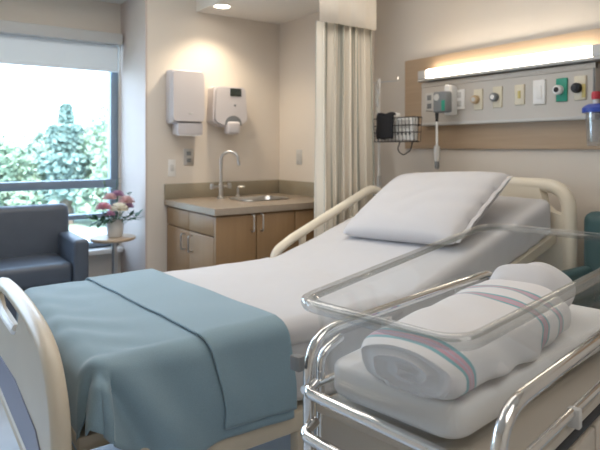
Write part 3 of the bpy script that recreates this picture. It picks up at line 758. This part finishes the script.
# bed linen ---------------------------------------------------------
def drape_section(x, top, y0, y1, hang0, hang1, rad):
    """points across the bed: far hang, over the top, near hang. returns function s(0..1)->(y,z,side) where side>0 is depth of near hang"""
    W_ = y1-y0
    segs = [hang1-rad, rad*PI/2, W_-2*rad, rad*PI/2, hang0-rad]
    L = sum(segs)
    def f(s):
        d = s*L
        if d < segs[0]: return (y1, top-rad-(segs[0]-d), 0)
        d -= segs[0]
        if d < segs[1]: a = d/rad; return (y1-rad+rad*math.cos(a), top-rad+rad*math.sin(a), 0)
        d -= segs[1]
        if d < segs[2]: return (y1-rad-d, top, 0)
        d -= segs[2]
        if d < segs[3]: a = d/rad; return (y0+rad-rad*math.sin(a), top-rad+rad*math.cos(a), .001+d)
        d -= segs[3]
        return (y0, top-rad-d, rad*PI/2+d)
    return f
def n2(x, y, s=1.0):
    return math.sin(x*7.1*s+1.3*math.sin(y*5.3*s))*math.sin(y*6.7*s+1.7*math.sin(x*4.1*s)+.6)
# fitted bottom sheet over flat and raised part
def sheet_f(u, v):
    x = .426+(BXH+.006-.426)*u
    top = btop(x)+.006
    k = min(1, max(0, (x-1.55)/.25))
    hang0 = (.265-.17*max(0, 1-(x-.426)/.25))*(1-k)+.165*k
    y, z, sd = drape_section(x, top, BY0-.008, BY1+.008, hang0, .16, .038)(v)
    w = 0
    if sd > 0:
        dpt = min(1, sd/.2)
        w = dpt*(.012*math.sin(x*23+2.0*math.sin(x*9)+sd*6)+.006*math.sin(x*61+sd*20))*(1-k*.55)
        y -= abs(w)*.9+.003*dpt
        z += dpt*.012*math.sin(x*14)*(1-k)
    else:
        z += .0025*n2(x, y, 1.6)+.0012*n2(x, y, 4)
    return V((x, y, z))
bs = G(); bs.grid(sheet_f, 190, 90)
tag(bs.out('bed_sheet', 'sheet', None, (1.5, 2.07, .69), thick=.003, offset=-1, smooth=80), 'white sheet over the hospital bed mattress hanging down its near side', 'bed sheet')
# flat top sheet on the lower half ending at the bend
def tsheet_f(u, v):
    x = .62+(1.612-.62)*u
    P = sheet_f((x-.426)/(BXH+.006-.426), .012+.848*(1-v))
    e = max(0, (u-.985)/.015)
    k = min(1, max(0, (P.y-(BY0-.01))/.04))
    P.z += .0095*k-.004*e*e; P.y -= .0065*(1-k)
    return P
ts = G(); ts.grid(tsheet_f, 140, 80)
tag(ts.out('top_sheet', 'sheet', None, (1.1, 2.07, .70), thick=.003, offset=-1, smooth=80), 'white flat top sheet on the lower bed, its edge at the bend', 'bed sheet')
# blue blanket: base layer and a folded upper layer
def blanket_f(x0f, hem_n, off, edge, drop_foot):
    rad = .052
    YN = BY0-.022-off; YF = BY1+.014+off; TOP = BZ+.020+off
    XF = .400
    hangN = TOP-hem_n; hangF = .10
    def f(u, v):
        s = drape_section(0, TOP, YN, YF, hangN, hangF, rad)
        y, z, sd = s(v)
        vv = min(1, max(0, (YF-y)/(YF-YN)))
        xe = edge(vv, sd)
        xs = x0f(vv, sd) if x0f else None
        Lh = .20 if drop_foot else 0
        sF = 0
        if drop_foot:
            Ltot = (xe-XF-rad)+rad*PI/2+Lh
            d = (1-u)*Ltot
            if d < xe-XF-rad: x = xe-d
            else: x = XF+rad; sF = d-(xe-XF-rad)
        else:
            x = xs+(xe-xs)*u
        P = V((x, y, z))
        if sF > 0:                       # past the foot edge: hang down, and round the near corner as a gathered cone
            h = (sF**4+sd**4)**.25; phi = math.atan2(sd, sF)
            if h < rad*PI/2: r_ = rad*math.sin(h/rad); dr = rad*(1-math.cos(h/rad))
            else:
                q = h-rad*PI/2; r_ = rad+.10*q*math.sin(phi)+.022*min(1, q/.1)*math.sin(phi)*math.sin(phi*5+q*9); dr = rad+q*.97
            P.x = XF+rad-r_*math.cos(phi)
            if sd > 0: P.y = YN+rad-r_*math.sin(phi); P.z = TOP-dr
            else: P.z = z-dr
            x = P.x
        # folds running down the near side from the foot corner
        if sd > 0:
            dep = min(1, sd/.22); near = max(0, 1-(x-XF)/.55)*(1 if sF == 0 else max(0, 1-sF/.06))
            ph = (x-XF)*27-sd*20+.6
            P.y -= dep*near*(.032+.030*math.sin(ph))+.018*dep
            P.y -= dep*.004*(1+math.sin(x*19+sd*4))
            P.y -= .006*dep
            P.z += .006*math.sin(x*9)*dep+.17*dep*max(0, 1-(x-XF)/.27)**1.6
        else:
            w = .003*n2(x, y, 1.3)+max(0, 1-(x-.4)/.45)*(.0035*math.sin(y*34+x*9+2*math.sin(x*13))*(.5+.5*math.sin(y*7+x*15))+.003*n2(x+2, y, 3.1))
            P.z += w+.002
        return P
    return f
edge = lambda vv, sd: .955+.085*vv+.02*min(1, sd/.25)
g = G(); g.grid(blanket_f(None, .405, 0, edge, True), 110, 110)
bk_ = g.out('blanket', 'blanket', None, (.7, 2.07, .70), thick=.006, offset=1, smooth=80)
tag(bk_, 'dusty blue woven blanket folded over the foot of the bed', 'blanket')
crease = lambda vv, sd: .668+.082*vv+.05*min(1, sd/.25)
edge2 = lambda vv, sd: edge(vv, sd)+.004
g = G(); g.grid(blanket_f(crease, .438, .010, edge2, False), 60, 110)
fl = g.out('folded_layer', 'blanket', bk_, thick=.006, offset=1, smooth=80)

# pillow
pm = Matrix.Translation((2.24, 2.025, .995)) @ Matrix.Rotation(R(-30), 4, 'Y') @ Matrix.Rotation(R(6), 4, 'Z')
PLx, PLy, PT = .305, .372, .074
def pil(sgn):
    def f(u, v):
        a = 2*u-1; b = 2*v-1
        x = a*PLx*(1-.035*(1-abs(b))**1.2*0-.05*b*b*(abs(a)**3)*.6); y = b*PLy*(1-.05*a*a*(abs(b)**3))
        x *= 1-.04*(1-b*b)*abs(a); y *= 1-.035*(1-a*a)*abs(b)
        h = PT*(max(0, 1-abs(a)**2.8)*max(0, 1-abs(b)**3.0))**.42
        h += .004*n2(a*.5, b*.6, 2.0)*(1-a*a)*(1-b*b)
        if b < -.8: h += .004*math.sin(a*14)*min(1, (-b-.8)/.1)*(1-a*a)
        return pm @ V((x, y, sgn*h))
    return f
pl = thing('pillow', 'plump white pillow propped at the head of the bed', 'pillow', (2.235, 2.045, .96))
g = G(); g.grid(pil(1), 40, 48); g.grid(pil(-1), 40, 48); bmesh.ops.remove_doubles(g.bm, verts=g.bm.verts, dist=.0008)
g.out('pillow_body', 'pillow', pl, smooth=70)
# pillowcase hem: open end on the near side
g = G()
g.grid(lambda u, v: pm @ V(((2*u-1)*PLx*.93, -PLy*.965-.022*v, .010*math.cos(PI*(2*u-1)/2)*(1-.3*v)+.003*math.sin(u*30))), 30, 4)
g.grid(lambda u, v: pm @ V(((2*u-1)*PLx*.93, -PLy*.965-.020*v, -.010*math.cos(PI*(2*u-1)/2)*(1-.3*v)-.004)), 30, 4)
g.out('case_hem', 'pillow', pl, thick=.002, smooth=70)

# ------------------------------------------------------------------ bassinet
BA = R(10)
BL = (.68, .73, 0)
bn = thing('bassinet', 'clear plastic bassinet on a chrome frame with beige cabinet', 'bassinet', BL, BA)
Lx = .92
def tub_ring(t, z, grow=0.0, rad=.062, n=7):
    """outline of the basin: narrower at the foot, flared at the head; t shrinks towards the floor"""
    hw0, hw1 = .168-t*.020+grow, .232-t*.035+grow
    x0, x1 = 0.0+t*.032-grow, Lx-t*.08+grow
    c = [(x0, -hw0), (x1, -hw1), (x1, hw1), (x0, hw0)]
    rd = [rad, rad*1.5, rad*1.5, rad]
    pts = rounded([(a, b, 0) for a, b in c], rd, True, n)
    return [V((p.x, p.y, z+(.05*max(0, p.x)/Lx)*(1-t))) for p in pts]
ZR, ZF = 1.0, .795
wall = [tub_ring(t, ZR-(ZR-ZF)*t) for t in (0, .12, .3, .5, .7, .86)]
wall += [tub_ring(.93, ZF+.010), tub_ring(1.05, ZF), tub_ring(1.8, ZF)]
g = G(); loft(g, wall, cap1=True); tub = g.out('tub', 'tub_clear', bn, local=True, thick=.004, offset=-1, smooth=60)
g = G()
prof = [(.000, -.012), (.000, .000), (.004, .006), (.016, .007), (.024, .002), (.026, -.010), (.021, -.022), (.017, -.022), (.019, -.010), (.015, -.003), (.007, -.002), (.005, -.012)]
rg_ = [tub_ring(0, ZR+dz*.8, gr*.75) for gr, dz in prof]
L = loft(g, rg_+[rg_[0]]); bmesh.ops.remove_doubles(g.bm, verts=g.bm.verts, dist=1e-6)
g.out('rim', 'tub_rim', tub, local=True, smooth=60)
# chrome frame: two side loops joined at the foot
RT = .0115
yn, yf = -.245, .176
for yy, x0 in ((yf, .020), (yn, -.035)):
    xe = .835
    p = rounded([(x0, yy, .14), (x0, yy, .920), (xe, yy, .920), (xe+.02, yy, .62)], [0, .085, .06, 0], n=8)
    G().tube(p, RT, 14).out('side_rail', 'chrome', bn, local=True)
    p2 = rounded([(x0+.035, yy-.0 if yy > 0 else yy, .14), (x0+.035, yy, .875), (x0+.10, yy, .893)], [0, .05, 0], n=6)
    G().tube(p2, RT*.8, 12).out('side_rail', 'chrome', bn, local=True) if yy > 0 else None
for z, nm in ((.815, 'end_rail'), (.737, 'end_rail')):
    xo = -.010 if z < .8 else .004
    p = rounded([(.03, yf-.01, z+.012), (xo, yf-.012, z), (xo-.02, yn+.02, z), (.02, yn+.012, z)], [0, .05, .05, 0], n=7)
    G().tube(p, RT*.95, 14).out(nm, 'chrome', bn, local=True)
for yy in (yn+.004, yf-.004):
    G().tube([(0.0, yy, .818), (.84, yy, .818)], .008, 12).out('tub_support_rail', 'chrome', bn, local=True)
for x in (.28, .62):
    G().box(x-.012, x+.012, yf-.012, yf+.004, .81, .905, .003).out('rail_clip', 'light_grey', bn, local=True)
    G().box(x-.008, x+.008, yn-.010, yn+.012, .79, .826, .003).out('rail_clip', 'light_grey', bn, local=True)
G().box(-.012, .006, yf-.004, yf+.022, .855, .885, .003).out('rail_clip', 'grey_plastic', bn, local=True)
# cabinet
cb = G(); cb.box(.035, .82, yn+.052, yf-.022, .17, .768, .004); cb.box(.035, .82, yn+.022, yn+.052, .17, .745, .004); cb.out('cabinet', 'panel_beige', bn, local=True)
G().box(.028, .825, yn+.012, yf-.012, .768, .786, .004).out('cabinet_top', 'panel_beige', bn, local=True)
G().box(.06, .815, yn+.012, yn+.05, .746, .768, .002).out('gap_shade', 'black', bn, local=True)  # black strip stands in for the shade in the gap below the rail
for x0, x1 in ((.05, .425), (.435, .81)):
    d = G().box(x0, x1, yn+.010, yn+.022, .19, .735, .003).out('door', 'panel_beige', bn, local=True)
    hxx = x1-.03 if x0 < .2 else x0+.03
    G().tube([(hxx, yn+.010, .50), (hxx, yn-.012, .51), (hxx, yn-.012, .59), (hxx, yn+.010, .60)], .005, 8).out('handle', 'chrome', d, local=True)
G().box(-.01, .85, yn, yf, .135, .17, .01).out('base_frame', 'light_grey', bn, local=True)
for x in (.03, .80):
    for y in (yn+.03, yf-.03):
        c_ = G(); c_.lathe([(0, -.016), (.046, -.016), (.052, -.006), (.052, .006), (.046, .016), (0, .016)], (x, y, .053), (0, 1, 0), 20)
        c_.cyl((x, y, .05), (x, y, .14), .012); c_.out('caster', 'black', bn, local=True)
# mattress
MZ0, MZ1 = .805, .872
def mring(z, ins):
    pts = rounded([(.040+ins, -.144+ins, 0), (.82-ins, -.186+ins, 0), (.82-ins, .186-ins, 0), (.040+ins,   .144-ins, 0)], .045, True, 6)
    return [V((p.x, p.y, z)) for p in pts]
bmr = thing('bassinet_mattress', 'thin white mattress lying in the clear bassinet', 'mattress', (BL[0], BL[1], MZ0), BA)
g = G(); loft(g, [mring(MZ0-MZ0, .012), mring(.008, .003), mring(.014, 0), mring(MZ1-MZ0-.010, 0), mring(MZ1-MZ0-.003, .003), mring(MZ1-MZ0, .010)], True, True)
g.out('mattress_pad', 'mattress_baby', bmr, local=True, smooth=50)
# swaddle roll
sw = thing('swaddle_bundle', 'rolled white baby blanket with pink and teal stripes in the bassinet', 'baby blanket', (BL[0], BL[1], MZ1+.001), BA)
def interp(x, tab):
    for (a, va), (b, vb) in zip(tab, tab[1:]):
        if x <= b:
            t = (x-a)/(b-a); t = t*t*(3-2*t); return va+(vb-va)*t
    return tab[-1][1]
def roll_pt(x, th, sc=1.0):
    """cross-section of the bundle; th from 0 at the near side, over the top"""
    cyy = interp(x, [(.02, -.048), (.3, -.055), (.6, -.040)])
    a = interp(x, [(.02, .103), (.15, .108), (.35, .116), (.5, .114), (.62, .105)])
    b = interp(x, [(.02, .086), (.15, .102), (.32, .112), (.5, .110), (.62, .095)])/2
    c, s = math.cos(th), math.sin(th)
    p = 2.35 if s >= 0 else 3.6
    yy = -a*math.copysign(abs(c)**(2/p), c); zz = b*math.copysign(abs(s)**(2/p), s)
    w = .0045*math.sin(x*52+2*math.sin(th*2))*(.5+.5*math.sin(th*3+x*11))+.0025*math.sin(th*5+x*17)
    rr = 1+w/.1
    return V((x, cyy+yy*sc*rr, b+zz*sc*rr if zz*rr > -b else 0))
NX, NT = 80, 56
g = G(); g.uv = g.bm.loops.layers.uv.new('UVMap')
def xr(i): return .022+.536*i/NX
rings = []
for i in range(NX+1):
    x = xr(i)
    e = 0
    sc = 1.0
    if i < 5: sc = 1-.13*(1-i/5)**2
    if i > NX-7: sc = math.sqrt(max(.02, 1-((i-NX+7)/7)**2*.75))
    ring = []
    for k in range(NT):
        th = 2*PI*k/NT
        ring.append(roll_pt(x, th, sc) + V((.012*math.sin(th)*(-1 if i < 40 else 0)*(1-min(1, i/30))*.6, 0, 0)))
    rings.append(ring)
loft(g, rings, False, True, uvf=lambda i, t: (xr(i)+(.012*math.sin(2*PI*t) if i >= 30 else .006*math.sin(2*PI*t)), t))
# rolled end: spiral of cloth
cen = roll_pt(.022, 0)*.5+roll_pt(.022, PI)*.5
NRr = 16
def endf(u, v):
    th = 2*PI*v; rr = 1-u
    edge_ = roll_pt(.022, th, .87)+V((-.012*math.sin(th)*.6, 0, 0))
    c = V((.022, cen.y-.012, .040))
    p = c+(edge_-c)*rr
    ph = (rr*2.0-v+.1) % 1.0
    groove = .009*(1-abs(2*ph-1))**.6
    p.x += (-.006+groove-.006*(1-rr))*min(1, u*6)+.004*u
    return p
g.grid(endf, NRr*3, NT*2, uvf=lambda a, b: (.0, b), closev=True)
g.out('rolled_blanket', 'swaddle', sw, local=True, smooth=60)
# white wrapped top of the bundle
g = G()
def lump(u, v):
    th = 2*PI*u; ph = PI*v
    rx, ry, rz = .105, .102, .064
    x = math.cos(ph); r_ = math.sin(ph)**.8
    p = V((.585+.045+rx*x, -.022+.0*x+ry*r_*math.cos(th), .066+rz*r_*math.sin(th)))
    p += V((0, 0, .005*math.sin(p.x*60+th*2)*r_+.004*math.sin(th*4+p.x*30)*r_))
    p.z = max(.001, p.z)
    return p
g.grid(lump, 40, 30, closeu=True); bmesh.ops.remove_doubles(g.bm, verts=g.bm.verts, dist=.0005)
g.out('wrapped_top', 'pillow', sw, local=True, smooth=80, label='plain white cloth at the head of the bundle')

# ------------------------------------------------------------------ light
def area(name, loc, rot, sx_, sy_, power, col, spread=180):
    l = bpy.data.lights.new(name, 'AREA'); l.shape = 'RECTANGLE'; l.size = sx_; l.size_y = sy_; l.energy = power; l.color = col; l.spread = R(spread)
    o = bpy.data.objects.new(name, l); COL.objects.link(o); o.location = loc; o.rotation_euler = rot; return o
area('ceiling_lamp', (.9, -.5, ZC-.02), (0, 0, 0), 1.2, 1.2, 13, (1, .93, .855))
area('ceiling_lamp', (.55, 2.6, ZC-.02), (0, 0, 0), 1.2, 1.2, 14, (1, .93, .855))
area('ceiling_lamp', (1.7, 2.0, ZC-.02), (0, 0, 0), 1.2, 1.2, 8, (1, .93, .855))
sp_ = bpy.data.lights.new('sink_spot', 'SPOT'); sp_.energy = 27; sp_.spot_size = R(125); sp_.spot_blend = .7; sp_.color = (1, .84, .64); sp_.shadow_soft_size = .05
o = bpy.data.objects.new('sink_spot', sp_); COL.objects.link(o); o.location = (1.79, 3.42, 2.252)
su = bpy.data.lights.new('sun', 'SUN'); su.energy = 8; su.angle = R(2); su.color = (1, .97, .92)
o = bpy.data.objects.new('sun', su); COL.objects.link(o); o.rotation_euler = (R(48), 0, R(-15))
po = area('window_portal', (.02, YW+.16, 1.3), (R(-90), 0, 0), 2.6, 1.55, 1, (1, 1, 1)); po.data.cycles.is_portal = True
w_ = bpy.data.worlds.new('World'); scene.world = w_; w_.use_nodes = True
nt = w_.node_tree; bg = nt.nodes['Background']
tcw = nt.nodes.new('ShaderNodeTexCoord'); spw = nt.nodes.new('ShaderNodeSeparateXYZ'); crw = nt.nodes.new('ShaderNodeValToRGB')
nt.links.new(tcw.outputs['Generated'], spw.inputs[0]); nt.links.new(spw.outputs['Z'], crw.inputs[0]); nt.links.new(crw.outputs[0], bg.inputs[0])
crw.color_ramp.elements[0].color = (.64, .79, 1, 1); crw.color_ramp.elements[1].color = (.42, .66, 1, 1)
bg.inputs[1].default_value = 7.0

# ------------------------------------------------------------------ camera
cam = bpy.data.cameras.new('camera'); co = bpy.data.objects.new('camera', cam); COL.objects.link(co)
co.location = (0, 0, 1.3); co.rotation_euler = (R(90), 0, -math.atan2(400, 560)+0)
k_ = math.hypot(400, 560); fwd = V((400/k_, 560/k_, 0))
co.rotation_euler = (R(90), 0, math.atan2(fwd.y, fwd.x)-PI/2)
cam.sensor_width = 36; cam.sensor_fit = 'HORIZONTAL'; cam.lens = 36*560/600
cam.shift_y = -(225-147)/600
cam.clip_start = .02; cam.clip_end = 300
cam.dof.use_dof = True; cam.dof.focus_distance = 1.45; cam.dof.aperture_fstop = 5.0
scene.camera = co
scene.view_settings.view_transform = 'Standard'; scene.view_settings.look = 'None'
scene.view_settings.gamma = 1; scene.view_settings.exposure = 0.27; scene.view_settings.use_curve_mapping = False
scene.cycles.use_denoising = True
scene.cycles.transparent_max_bounces = 24; scene.cycles.max_bounces = 8; scene.cycles.diffuse_bounces = 5
scene.cycles.sample_clamp_indirect = 6
